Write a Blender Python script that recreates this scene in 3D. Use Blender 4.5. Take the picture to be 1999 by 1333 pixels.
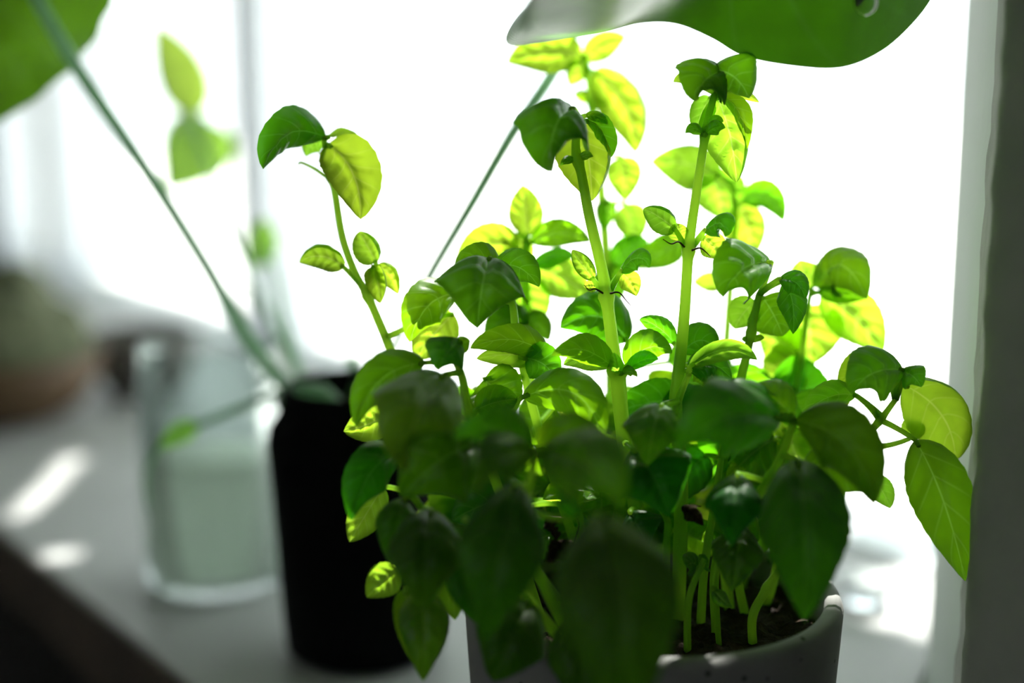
import bpy, math, random
from mathutils import Vector, Matrix, noise
random.seed(7)
for o in list(bpy.data.objects): bpy.data.objects.remove(o)
SC = bpy.context.scene
COL = SC.collection
R = math.radians

# ------------------------------------------------------------------ camera
H = 0.285                 # eye height above the worktop (worktop surface is z = 0)
PITCH = R(11)
FPX = 2776.0              # 50 mm on a 36 mm sensor, in pixels of a 1999 wide frame
cam = bpy.data.cameras.new('camera'); CAM = bpy.data.objects.new('camera', cam); COL.objects.link(CAM)
cam.sensor_width = 36; cam.lens = 50; cam.clip_start = 0.02; cam.clip_end = 400
CAM.location = (0, 0, H); CAM.rotation_euler = (math.pi/2 - PITCH, 0, 0)
cam.dof.use_dof = True; cam.dof.focus_distance = 0.50; cam.dof.aperture_fstop = 2.4; cam.dof.aperture_blades = 0
SC.camera = CAM
SC.view_settings.view_transform = 'Standard'; SC.view_settings.look = 'None'
SC.view_settings.gamma = 1; SC.view_settings.use_curve_mapping = False
SC.view_settings.exposure = 0.0
SC.cycles.use_denoising = True
SC.cycles.max_bounces = 10; SC.cycles.diffuse_bounces = 6; SC.cycles.transmission_bounces = 8
SC.cycles.transparent_max_bounces = 24
SC.cycles.caustics_refractive = False; SC.cycles.caustics_reflective = False
SC.cycles.sample_clamp_indirect = 6

# the room runs along the window: a = along the window (away to the left), b = out through it
DA = Vector((-.6, .8, 0)); DB = Vector((.8, .6, 0))
def W(a, b, z=0.0): return DA*a + DB*b + Vector((0, 0, z))
BW = 0.624                # window plane
BF = 0.254                # front edge of the worktop
A0, A1 = 0.425, 2.20       # window opening along the wall
BI = 0.401                # inner face of the window wall
ZT, ZF, ZC = 1.10, -0.88, 1.75

# ------------------------------------------------------------------ sky and sun
wd = bpy.data.worlds.new('sky'); SC.world = wd; wd.use_nodes = True
bg = wd.node_tree.nodes['Background']
bg.inputs['Color'].default_value = (0.93, 0.98, 1.0, 1); bg.inputs['Strength'].default_value = 4.2
SUN_EL, SUN_AZ = R(57), R(30)
SUNDIR = (DB*math.cos(SUN_AZ) + DA*math.sin(SUN_AZ))*math.cos(SUN_EL) + Vector((0, 0, math.sin(SUN_EL)))
sl = bpy.data.lights.new('sun', 'SUN'); sl.energy = 24; sl.angle = R(0.53); sl.color = (1, .96, .88)
so = bpy.data.objects.new('sun', sl); COL.objects.link(so); so.location = W(1, 6, 8)
so.rotation_euler = SUNDIR.to_track_quat('Z', 'Y').to_euler()
pl = bpy.data.lights.new('window_portal', 'AREA'); pl.shape = 'RECTANGLE'; pl.size = A1-A0; pl.size_y = ZT
pl.cycles.is_portal = True
po = bpy.data.objects.new('window_portal', pl); COL.objects.link(po)
po.matrix_world = Matrix((( -DA.x, 0, DB.x, 0), (-DA.y, 0, DB.y, 0), (0, 1, 0, 0), (0, 0, 0, 1)))
po.location = W((A0+A1)/2, BW+.12, ZT/2)

p2 = bpy.data.lights.new('fill_window_portal', 'AREA'); p2.shape = 'RECTANGLE'; p2.size = .7; p2.size_y = .9; p2.cycles.is_portal = True  # portal for the window added as fill
q2 = bpy.data.objects.new('fill_window_portal', p2); COL.objects.link(q2)
q2.matrix_world = Matrix(((DA.x, 0, -DB.x, 0), (DA.y, 0, -DB.y, 0), (0, 1, 0, 0), (0, 0, 0, 1))); q2.location = W(-.15, -3.31, .60)

# ------------------------------------------------------------------ helpers
CAMP = Vector((0, 0, H))
def at(px, py, dc=0.0):
    """world point seen at a pixel, dc centimetres beyond the focal distance"""
    D = 0.50 + dc/100.0
    x = (px-999.5)/FPX*D; dn = (py-666.5)/FPX*D
    c, s = math.cos(PITCH), math.sin(PITCH)
    return Vector((x, D*c - dn*s, H - dn*c - D*s))
def mesh(name, V, F, mat=None, parent=None, uv=None, smooth=True, mats=None, mi=None):
    me = bpy.data.meshes.new(name); me.from_pydata([tuple(v) for v in V], [], F)
    if uv:
        l = me.uv_layers.new(name='UVMap')
        for lp in me.loops: l.data[lp.index].uv = uv[lp.vertex_index]
    if smooth: me.polygons.foreach_set('use_smooth', [True]*len(me.polygons))
    if mat: me.materials.append(mat)
    o = bpy.data.objects.new(name, me); COL.objects.link(o)
    if parent: o.parent = parent; o.matrix_parent_inverse = parent.matrix_world.inverted()
    return o
def empty(name, loc, label, cat, group=None):
    o = bpy.data.objects.new(name, None); COL.objects.link(o); o.location = loc; o.empty_display_size = .02
    o['label'] = label; o['category'] = cat
    if group: o['group'] = group
    bpy.context.view_layer.update()
    return o
def boxab(a0, a1, b0, b1, z0, z1):
    V = [W(a, b, z) for z in (z0, z1) for a, b in ((a0, b0), (a1, b0), (a1, b1), (a0, b1))]
    return V, [(0,3,2,1), (4,5,6,7), (0,1,5,4), (1,2,6,5), (2,3,7,6), (3,0,4,7)]
def join(parts):
    V, F = [], []
    for v, f in parts:
        n = len(V); V += v; F += [tuple(i+n for i in q) for q in f]
    return V, F
def bevel(o, w, seg=3):
    m = o.modifiers.new('bevel', 'BEVEL'); m.width = w; m.segments = seg; m.limit_method = 'ANGLE'
    return o
def struct(o): o['kind'] = 'structure'; return o
def lathe(c, prof, n=64, wob=0):
    V, F = [], []
    for r, z in prof:
        for i in range(n):
            t = 2*math.pi*i/n
            V.append(Vector((c.x+r*math.cos(t), c.y+r*math.sin(t), c.z+z)))
    for j in range(len(prof)-1):
        for i in range(n):
            F.append((j*n+i, j*n+(i+1)%n, (j+1)*n+(i+1)%n, (j+1)*n+i))
    return V, F
def catmull(P, k=6):
    out = []
    Q = [P[0]*2-P[1]] + P + [P[-1]*2-P[-2]]
    for i in range(1, len(Q)-2):
        p0, p1, p2, p3 = Q[i-1:i+3]
        for j in range(k):
            t = j/k
            out.append(.5*((2*p1)+(p2-p0)*t+(2*p0-5*p1+4*p2-p3)*t*t+(-p0+3*p1-3*p2+p3)*t**3))
    out.append(P[-1]); return out
def tube(P, rad, n=8, square=0.0, cap=True):
    """rad: function of 0..1"""
    V, F = [], []
    up = Vector((.3, .2, 1)).normalized(); N = None
    for i, p in enumerate(P):
        T = (P[min(i+1, len(P)-1)] - P[max(i-1, 0)]).normalized()
        if N is None:
            N = T.cross(up)
            if N.length < 1e-4: N = T.cross(Vector((1, 0, 0)))
        N = (N - T*N.dot(T)).normalized(); B = T.cross(N)
        r = rad(i/(len(P)-1))
        for j in range(n):
            t = 2*math.pi*j/n
            k = r*(1+square*math.cos(4*t))
            V.append(p + (N*math.cos(t)+B*math.sin(t))*k)
    for i in range(len(P)-1):
        for j in range(n):
            F.append((i*n+j, i*n+(j+1)%n, (i+1)*n+(j+1)%n, (i+1)*n+j))
    if cap: F += [tuple(range(n))[::-1], tuple((len(P)-1)*n+j for j in range(n))]
    return V, F

# ------------------------------------------------------------------ materials
def nt(name):
    m = bpy.data.materials.new(name); m.use_nodes = True
    t = m.node_tree; return m, t, t.nodes['Principled BSDF'], t.nodes['Material Output']
def plain(name, col, rough=.6, spec=.5, metal=0):
    m, t, p, o = nt(name)
    p.inputs['Base Color'].default_value = (*col, 1); p.inputs['Roughness'].default_value = rough
    p.inputs['Specular IOR Level'].default_value = spec; p.inputs['Metallic'].default_value = metal
    return m
def noisy(name, c0, c1, scale=20, rough=.7, bump=.2, bscale=None, detail=6, spec=.4, bdist=.002):
    m, t, p, o = nt(name); N, L = t.nodes, t.links
    tc = N.new('ShaderNodeTexCoord'); nz = N.new('ShaderNodeTexNoise'); nz.inputs['Scale'].default_value = scale
    nz.inputs['Detail'].default_value = detail
    cr = N.new('ShaderNodeValToRGB'); cr.color_ramp.elements[0].position = .3; cr.color_ramp.elements[1].position = .7
    cr.color_ramp.elements[0].color = (*c0, 1); cr.color_ramp.elements[1].color = (*c1, 1)
    L.new(tc.outputs['Object'], nz.inputs['Vector']); L.new(nz.outputs['Fac'], cr.inputs['Fac'])
    L.new(cr.outputs['Color'], p.inputs['Base Color'])
    n2 = N.new('ShaderNodeTexNoise'); n2.inputs['Scale'].default_value = bscale or scale*4; n2.inputs['Detail'].default_value = 5
    L.new(tc.outputs['Object'], n2.inputs['Vector'])
    bp = N.new('ShaderNodeBump'); bp.inputs['Strength'].default_value = bump; bp.inputs['Distance'].default_value = bdist
    L.new(n2.outputs['Fac'], bp.inputs['Height']); L.new(bp.outputs['Normal'], p.inputs['Normal'])
    p.inputs['Roughness'].default_value = rough; p.inputs['Specular IOR Level'].default_value = spec
    return m
def leafmat(name, base, vein, trans, tf=.45, rough=.38, hue=.05, nv=5.0, veinw=.5, spec=.5):
    """leaf: glossy upper skin, body that lets light through, paler veins laid out on the leaf's own u,v"""
    m, t, p, out = nt(name); N, L = t.nodes, t.links
    uv = N.new('ShaderNodeUVMap'); uv.uv_map = 'UVMap'; sep = N.new('ShaderNodeSeparateXYZ'); L.new(uv.outputs['UV'], sep.inputs[0])
    def mth(op, a, b=None, c=None):
        n = N.new('ShaderNodeMath'); n.operation = op
        for i, x in enumerate((a, b, c)):
            if x is None: continue
            if isinstance(x, (int, float)): n.inputs[i].default_value = x
            else: L.new(x, n.inputs[i])
        return n.outputs[0]
    u = sep.outputs[0]; v = mth('SUBTRACT', mth('MULTIPLY', sep.outputs[1], 2), 1); av = mth('ABSOLUTE', v)
    mid = mth('SUBTRACT', 1, mth('MULTIPLY', av, 26)); mid = mth('MAXIMUM', mid, 0)
    s = mth('SUBTRACT', u, mth('MULTIPLY', mth('POWER', av, .85), .26))
    lv = None
    fr = mth('FRACT', mth('MULTIPLY', s, nv))
    dl = mth('ABSOLUTE', mth('SUBTRACT', fr, .5))
    lat = mth('MAXIMUM', mth('SUBTRACT', 1, mth('MULTIPLY', dl, 13)), 0)
    lat = mth('MULTIPLY', lat, mth('SUBTRACT', 1, mth('MULTIPLY', av, .75)))
    vf = mth('MULTIPLY', mth('MAXIMUM', mid, mth('MULTIPLY', lat, .6)), veinw)
    oi = N.new('ShaderNodeObjectInfo')
    tc = N.new('ShaderNodeTexCoord'); nz = N.new('ShaderNodeTexNoise'); nz.inputs['Scale'].default_value = 90
    L.new(tc.outputs['Object'], nz.inputs['Vector'])
    def col(cc, vein=vein):
        mx = N.new('ShaderNodeMix'); mx.data_type = 'RGBA'; mx.inputs[6].default_value = (*cc, 1); mx.inputs[7].default_value = (*vein, 1)
        L.new(vf, mx.inputs[0])
        hs = N.new('ShaderNodeHueSaturation'); L.new(mx.outputs[2], hs.inputs['Color'])
        L.new(mth('ADD', .5-hue/2, mth('MULTIPLY', oi.outputs['Random'], hue)), hs.inputs['Hue'])
        L.new(mth('ADD', .75, mth('MULTIPLY', nz.outputs['Fac'], .5)), hs.inputs['Value'])
        return hs.outputs[0]
    L.new(col(base), p.inputs['Base Color'])
    p.inputs['Roughness'].default_value = rough; p.inputs['Specular IOR Level'].default_value = spec
    p.inputs['Sheen Weight'].default_value = .16; p.inputs['Sheen Roughness'].default_value = .4
    bp = N.new('ShaderNodeBump'); bp.inputs['Strength'].default_value = .35; bp.inputs['Distance'].default_value = .0006
    n2 = N.new('ShaderNodeTexNoise'); n2.inputs['Scale'].default_value = 260; L.new(tc.outputs['Object'], n2.inputs['Vector'])
    L.new(mth('SUBTRACT', n2.outputs['Fac'], mth('MULTIPLY', vf, 1.6)), bp.inputs['Height'])
    L.new(bp.outputs['Normal'], p.inputs['Normal'])
    tr = N.new('ShaderNodeBsdfTranslucent'); L.new(col(trans, tuple(min(1, x*1.25+.16) for x in trans)), tr.inputs['Color'])
    ms = N.new('ShaderNodeMixShader'); ms.inputs[0].default_value = tf
    L.new(p.outputs[0], ms.inputs[1]); L.new(tr.outputs[0], ms.inputs[2]); L.new(ms.outputs[0], out.inputs['Surface'])
    return m
def thin_glass(name, tint=(1, 1, 1), rough=0.0, refl=1.0):
    m, t, p, out = nt(name); N, L = t.nodes, t.links; N.remove(p)
    tr = N.new('ShaderNodeBsdfTransparent'); tr.inputs[0].default_value = (*tint, 1)
    gl = N.new('ShaderNodeBsdfGlossy'); gl.inputs['Roughness'].default_value = rough
    fr = N.new('ShaderNodeFresnel'); fr.inputs[0].default_value = 1.45
    mu = N.new('ShaderNodeMath'); mu.operation = 'MULTIPLY'; mu.inputs[1].default_value = refl
    L.new(fr.outputs[0], mu.inputs[0])
    ms = N.new('ShaderNodeMixShader'); L.new(mu.outputs[0], ms.inputs[0]); L.new(tr.outputs[0], ms.inputs[1]); L.new(gl.outputs[0], ms.inputs[2])
    L.new(ms.outputs[0], out.inputs['Surface']); return m

M = {}
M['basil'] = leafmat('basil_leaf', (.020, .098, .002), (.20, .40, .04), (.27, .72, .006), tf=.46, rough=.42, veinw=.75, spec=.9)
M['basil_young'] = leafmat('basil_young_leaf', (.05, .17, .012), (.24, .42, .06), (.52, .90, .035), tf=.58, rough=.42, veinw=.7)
M['basil_shaded'] = leafmat('basil_shaded_leaf', (.010, .062, .001), (.08, .20, .012), (.15, .52, .003), tf=.36, rough=.46, spec=.4)  # darker basil copy: shade on the low front leaves is put into the colour
M['phil'] = leafmat('philodendron_leaf', (.045, .13, .02), (.16, .34, .10), (.15, .38, .005), tf=.28, rough=.40, spec=1.0, nv=9, veinw=.4)
M['phil_far'] = leafmat('philodendron_young_leaf', (.10, .24, .06), (.30, .5, .2), (.50, .85, .10), tf=.5, rough=.4, nv=9, veinw=.3)
M['dead'] = noisy('dead_leaf', (.02, .012, .005), (.09, .05, .02), 120, .8, .6)
def stemmat(name, base, trans, tf=.3):
    m, t, p, out = nt(name); N, L = t.nodes, t.links
    tc = N.new('ShaderNodeTexCoord'); nz = N.new('ShaderNodeTexNoise'); nz.inputs['Scale'].default_value = 60; L.new(tc.outputs['Object'], nz.inputs['Vector'])
    hs = N.new('ShaderNodeHueSaturation'); hs.inputs['Color'].default_value = (*base, 1); L.new(nz.outputs['Fac'], hs.inputs['Value'])
    mu = N.new('ShaderNodeMath'); mu.operation = 'ADD'; mu.inputs[1].default_value = .5; L.new(nz.outputs['Fac'], mu.inputs[0]); L.new(mu.outputs[0], hs.inputs['Value'])
    L.new(hs.outputs[0], p.inputs['Base Color']); p.inputs['Roughness'].default_value = .4
    tr = N.new('ShaderNodeBsdfTranslucent'); tr.inputs[0].default_value = (*trans, 1)
    ms = N.new('ShaderNodeMixShader'); ms.inputs[0].default_value = tf
    L.new(p.outputs[0], ms.inputs[1]); L.new(tr.outputs[0], ms.inputs[2]); L.new(ms.outputs[0], out.inputs['Surface']); return m
M['stem'] = stemmat('basil_stem', (.15, .36, .035), (.74, 1.0, .20), .62)
M['phil_stem'] = stemmat('philodendron_stem', (.17, .34, .18), (.60, .86, .60), .42)
M['tendril'] = plain('dry_tendril', (.06, .018, .02), .7)
def concrete():
    m, t, p, out = nt('speckled_concrete'); N, L = t.nodes, t.links
    tc = N.new('ShaderNodeTexCoord'); nz = N.new('ShaderNodeTexNoise'); nz.inputs['Scale'].default_value = 25; nz.inputs['Detail'].default_value = 8
    L.new(tc.outputs['Object'], nz.inputs['Vector'])
    cr = N.new('ShaderNodeValToRGB'); cr.color_ramp.elements[0].position = .3; cr.color_ramp.elements[1].position = .7
    cr.color_ramp.elements[0].color = (.22, .22, .22, 1); cr.color_ramp.elements[1].color = (.34, .335, .33, 1); L.new(nz.outputs['Fac'], cr.inputs['Fac'])
    vo = N.new('ShaderNodeTexVoronoi'); vo.inputs['Scale'].default_value = 240; L.new(tc.outputs['Object'], vo.inputs['Vector'])
    sp = N.new('ShaderNodeSeparateColor'); L.new(vo.outputs['Color'], sp.inputs[0])
    a = N.new('ShaderNodeMath'); a.operation = 'MULTIPLY'; a.inputs[1].default_value = .30; L.new(sp.outputs[0], a.inputs[0])
    s2 = N.new('ShaderNodeMath'); s2.operation = 'GREATER_THAN'; s2.inputs[1].default_value = .72; L.new(sp.outputs[1], s2.inputs[0])
    a2 = N.new('ShaderNodeMath'); a2.operation = 'MULTIPLY'; L.new(a.outputs[0], a2.inputs[0]); L.new(s2.outputs[0], a2.inputs[1])
    lt = N.new('ShaderNodeMath'); lt.operation = 'LESS_THAN'; L.new(vo.outputs['Distance'], lt.inputs[0]); L.new(a2.outputs[0], lt.inputs[1])
    mx = N.new('ShaderNodeMix'); mx.data_type = 'RGBA'; mx.inputs[7].default_value = (.03, .03, .028, 1)
    L.new(lt.outputs[0], mx.inputs[0]); L.new(cr.outputs[0], mx.inputs[6]); L.new(mx.outputs[2], p.inputs['Base Color'])
    bp = N.new('ShaderNodeBump'); bp.inputs['Strength'].default_value = .3; bp.inputs['Distance'].default_value = .001; bp.invert = True
    L.new(lt.outputs[0], bp.inputs['Height']); L.new(bp.outputs[0], p.inputs['Normal']); p.inputs['Roughness'].default_value = .75
    return m
M['concrete'] = concrete()
M['soil'] = noisy('potting_soil', (.012, .008, .006), (.06, .035, .02), 160, .95, 1.0, 300, bdist=.004)
M['black'] = noisy('black_ceramic', (.0025, .003, .003), (.005, .005, .005), 30, .7, .05, spec=.08)
M['top'] = noisy('worktop_pale_grey', (.46, .465, .475), (.51, .515, .525), 9, .45, .03, spec=.35)
M['topedge'] = noisy('worktop_edge_wood', (.07, .055, .045), (.11, .085, .065), 12, .6, .1)
M['plaster'] = noisy('rough_plaster', (.40, .40, .37), (.47, .465, .43), 40, .9, .5, 60, bdist=.003, spec=.2)
M['wallpaint'] = noisy('wall_paint', (.60, .60, .57), (.64, .64, .61), 10, .9, .15, 120)
M['floor'] = noisy('dark_floor', (.10, .08, .06), (.16, .12, .09), 4, .6, .1)
M['frame'] = plain('window_frame_paint', (.80, .84, .90), .4)
M['reveal'] = noisy('reveal_paint', (.74, .80, .74), (.80, .84, .80), 12, .8, .2, 60)
M['glass'] = thin_glass('window_glass', (.97, .985, .98), refl=.35)
M['cabinet'] = plain('dark_cabinet', (.012, .012, .013), .5)

# ------------------------------------------------------------------ the room
def quadbox(name, args, mat): return struct(mesh(name, *boxab(*args), mat=mat, smooth=False))
quadbox('floor', (-2.6, 3.6, -3.2, .75, ZF-.1, ZF), M['floor'])
quadbox('ceiling', (-2.6, 3.6, -3.2, .75, ZC, ZC+.1), M['wallpaint'])
QA, QB, QZ0, QZ1 = -.5, .2, .15, 1.05  # opening added behind the camera to light the sides facing it
struct(mesh('wall_rear', *join([boxab(-2.6, QA, -3.3, -3.2, ZF, ZC), boxab(QB, 3.6, -3.3, -3.2, ZF, ZC), boxab(QA, QB, -3.3, -3.2, ZF, QZ0), boxab(QA, QB, -3.3, -3.2, QZ1, ZC)]), mat=M['wallpaint'], smooth=False))
w2 = bpy.data.objects.new('added_fill_window', None); COL.objects.link(w2); w2.location = W(-.15, -3.25, .6); w2['kind'] = 'structure'  # unseen window, added to bring dim daylight from behind the camera
bpy.context.view_layer.update()
mesh('window_frame', *join([boxab(QA, QB, -3.28, -3.22, QZ0, QZ0+.05), boxab(QA, QB, -3.28, -3.22, QZ1-.05, QZ1), boxab(QA, QA+.05, -3.28, -3.22, QZ0+.05, QZ1-.05), boxab(QB-.05, QB, -3.28, -3.22, QZ0+.05, QZ1-.05), boxab(-.17, -.13, -3.28, -3.22, QZ0+.05, QZ1-.05)]), mat=M['frame'], parent=w2, smooth=False)
mesh('pane', *boxab(QA+.051, -.171, -3.255, -3.25, QZ0+.051, QZ1-.051), mat=M['glass'], parent=w2, smooth=False)
mesh('pane', *boxab(-.129, QB-.051, -3.255, -3.25, QZ0+.051, QZ1-.051), mat=M['glass'], parent=w2, smooth=False)
quadbox('wall_left', (3.6, 3.7, -3.3, .75, ZF, ZC), M['wallpaint'])
quadbox('wall_side', (-2.7, -2.6, -3.3, .75, ZF, ZC), M['wallpaint'])
# window wall right of the opening, with a rough arris and a splayed reveal
def wall_right():
    V, F = [], []
    n = 150; z0, z1 = 0.0, ZC
    prof = [(-2.6, BI), (-1.0, BI), (.0, BI), (.20, BI), (.262, BI), (.272, BI), (.276, BI+.0015), (.279, BI+.005), (.281, BI+.010), (.30, BI+.032), (.38, BI+.125), (A0, BW-.012), (A0, BW+.12), (-2.6, BW+.12)]
    for k in range(n+1):
        z = ZF + (0-ZF)*k/20 if k < 20 else (ZT*(k-20)/(n-20) if k < n else ZT)
        for i, (a, b) in enumerate(prof):
            q = W(a, b, z)
            if 3 < i < 10:
                w = noise.noise(Vector((a*60, b*60, z*70)))*.0011 + noise.noise(Vector((a*9, 3, z*16)))*.0014
                q = q + DB*w*-.6 + DA*w*1.0
            V.append(q)
    m = len(prof)
    for k in range(n):
        for i in range(m):
            F.append((k*m+i, k*m+(i+1) % m, (k+1)*m+(i+1) % m, (k+1)*m+i))
    F.append(tuple(range(m))); F.append(tuple(n*m+i for i in range(m))[::-1])
    return V, F
wr = struct(mesh('wall_right', *wall_right(), mat=M['plaster'], smooth=True)); wr.data.materials.append(M['reveal'])
for p in wr.data.polygons:
    if len(p.vertices) == 4 and p.index % 14 in (9, 10, 11, 12): p.material_index = 1
quadbox('wall_below_window', (A0, 3.6, BI, BW+.12, ZF, -.045), M['plaster'])
quadbox('wall_above_window', (-2.6, 3.6, BI, BW+.12, ZT, ZC), M['plaster'])
quadbox('wall_beyond_window', (A1, 3.6, BI, BW+.12, -.045, ZT), M['plaster'])
# window: outer frame, posts, panes
win = bpy.data.objects.new('window_1', None); COL.objects.link(win); win.location = W((A0+A1)/2, BW+.06, ZT/2); win['kind'] = 'structure'
bpy.context.view_layer.update()
POSTS = [1.33, 1.93]
fr = join([boxab(A0, A1, BW+.03, BW+.09, -.004, .003), boxab(A0, A1, BW+.03, BW+.09, ZT-.05, ZT-.001),
           boxab(A0, A0+.012, BW+.03, BW+.09, .003, ZT-.05), boxab(A1-.05, A1, BW+.03, BW+.09, .014, ZT-.05)])
bevel(mesh('window_frame', *fr, mat=M['frame'], parent=win, smooth=False), .003)
for a in POSTS:
    bevel(mesh('mullion', *boxab(a-.022, a+.022, BW+.031, BW+.13, .0035, ZT-.05), mat=M['frame'], parent=win, smooth=False), .004)
edges = [A0+.012] + [q for a in POSTS for q in (a-.022, a+.022)] + [A1-.05]
for k in range(0, len(edges), 2):
    mesh('pane', *boxab(edges[k]+.001, edges[k+1]-.001, BW+.034, BW+.038, .0035, ZT-.051), mat=M['glass'], parent=win, smooth=False)
# outside: pale paved yard far below the sill
struct(mesh('ground_outside', [W(-60, 1.0, -3.2), W(60, 1.0, -3.2), W(60, 120, -3.2), W(-60, 120, -3.2)], [(0, 1, 2, 3)], noisy('pale_paving', (.62, .63, .62), (.72, .72, .71), .6, .8, .1), smooth=False))

# pergola with a dense vine, added out of view to break the sun into patches
def table_pt(px, py):
    p = at(px, py) - CAMP; return CAMP + p*(H/-p.z)
PZ = 1.36
gaps = [(at(575, 240, 1), .014), (at(1210, 240, 7), .022), (at(1100, 212, -1), .012), (at(1470, 510, -.5), .012), (at(1265, 678, 0), .010),
        (at(1115, 748, -1), .010), (at(1302, 822, -3), .006), (at(1440, 806, -4.6), .006), (at(1665, 635, 5), .015), (at(1570, 660, 5.6), .014),
        (at(1460, 450, 7.4), .022), (at(1100, 550, 5), .020), (at(1022, 410, 5), .016), (at(850, 655, 2), .011), (at(708, 842, -1), .010)]
gaps += [(W(a, b), .03) for a in (.46, .54, .62, .70) for b in (.63,)]
gaps += [(table_pt(1690, 1195), .008)]
gaps += [(table_pt(48+i*12, 1000-i*13), .0065) for i in range(9)] + [(table_pt(118, 1085), .008)]
PC0 = at(1250, 650, 1); gp = []
for p, r in gaps:
    q = p + SUNDIR*((PZ-p.z)/SUNDIR.z); gp.append((q.dot(DA), q.dot(DB), r))
pg = empty('added_sun_screen', W(.9, .8, PZ), 'added unseen pergola with leafy vine, breaking the sun into patches', 'pergola')
M['sun_screen_beam'] = noisy('sun_screen_wood', (.12, .09, .06), (.2, .15, .1), 8, .8, .3)
pg['kind'] = 'structure'
for a in (-.75, .1, .95, 1.8, 2.95): mesh('sun_screen_rafter', *boxab(a-.02, a+.02, .746, 2.46, PZ-.06, PZ-.01), mat=M['sun_screen_beam'], parent=pg, smooth=False)
for b in (.80, 2.42): mesh('sun_screen_beam', *boxab(-.8, 3.0, b-.02, b+.02, PZ-.009, PZ+.02), mat=M['sun_screen_beam'], parent=pg, smooth=False)
rv = random.Random(5); V, F = [], []
pc = PC0 + SUNDIR*((PZ-PC0.z)/SUNDIR.z); pa, pb = pc.dot(DA), pc.dot(DB)
tc = table_pt(95, 985); tc = tc + SUNDIR*((PZ-tc.z)/SUNDIR.z); ta, tb_ = tc.dot(DA), tc.dot(DB)
for k in range(38000):
    fine = k < 18000; patch = k > 28000           # small dense leaves over the plants, larger ones elsewhere
    if fine: a, b = pa+rv.uniform(-.36, .36), pb+rv.uniform(-.34, .34)
    elif patch: a, b = ta+rv.uniform(-.22, .22), tb_+rv.uniform(-.22, .22)
    else: a, b = rv.uniform(-.75, 2.95), rv.uniform(.76, 2.30)
    z = PZ+rv.uniform(0, .05)
    qz = W(a, b, z); q = qz - SUNDIR*((z-PZ)/SUNDIR.z); ga, gb = q.dot(DA), q.dot(DB)
    r = rv.uniform(.009, .014) if fine or patch else rv.uniform(.024, .036)
    if any((ga-x)**2+(gb-y)**2 < (g+r*.72)**2 for x, y, g in gp): continue
    t = rv.random()*6.28; e1 = (DA*math.cos(t)+DB*math.sin(t)+Vector((0, 0, rv.uniform(-.4, .4))))*r; e2 = (DB*math.cos(t)-DA*math.sin(t)+Vector((0, 0, rv.uniform(-.4, .4))))*r*.8
    n = len(V); V += [qz-e1, qz-e1*.4-e2*.8, qz+e1*.3-e2*.9, qz+e1, qz+e1*.3+e2*.9, qz-e1*.4+e2*.8]; F.append(tuple(range(n, n+6)))
M['vine'] = stemmat('sun_screen_leaf', (.05, .12, .03), (.2, .45, .05), .35)
mesh('sun_screen_leaves', V, F, M['vine'], pg, smooth=False)['kind'] = 'stuff'

# worktop and the cabinet below it
wt = empty('worktop', W(1, .44, -.02), 'pale grey worktop along the window with a dark front edge', 'worktop')
ol = [(-1.2, BF), (3.59, BF), (3.59, BI-.001), (A1-.001, BI-.001), (A1-.001, BW+.029), (A0+.001, BW+.029), (A0+.001, BW-.013), (.384, BI+.125), (.304, BI+.032), (.285, BI-.001), (-1.2, BI-.001)]
n = len(ol)
top = bevel(mesh('slab', [W(a, b, z) for z in (-.038, 0) for a, b in ol], [tuple(range(n))[::-1], tuple(range(n, 2*n))] + [(i, (i+1) % n, n+(i+1) % n, n+i) for i in range(n)], mat=M['top'], parent=wt, smooth=False), .002)
bevel(mesh('front_edge', *boxab(-1.2, 3.59, BF-.004, BF-.0005, -.042, -.001), mat=M['topedge'], parent=wt, smooth=False), .001)
cb = empty('base_cabinet', W(1, .36, ZF), 'black base cabinet under the pale worktop', 'cabinet')
mesh('body', *boxab(-1.2, 3.59, BF+.05, BI-.002, ZF+.001, -.044), mat=M['cabinet'], parent=cb, smooth=False)
for k in range(6):
    a = -1.2+k*.8
    bevel(mesh('door', *boxab(a+.003, a+.788, BF+.031, BF+.049, ZF+.08, -.06), mat=M['cabinet'], parent=cb, smooth=False), .002)

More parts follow.
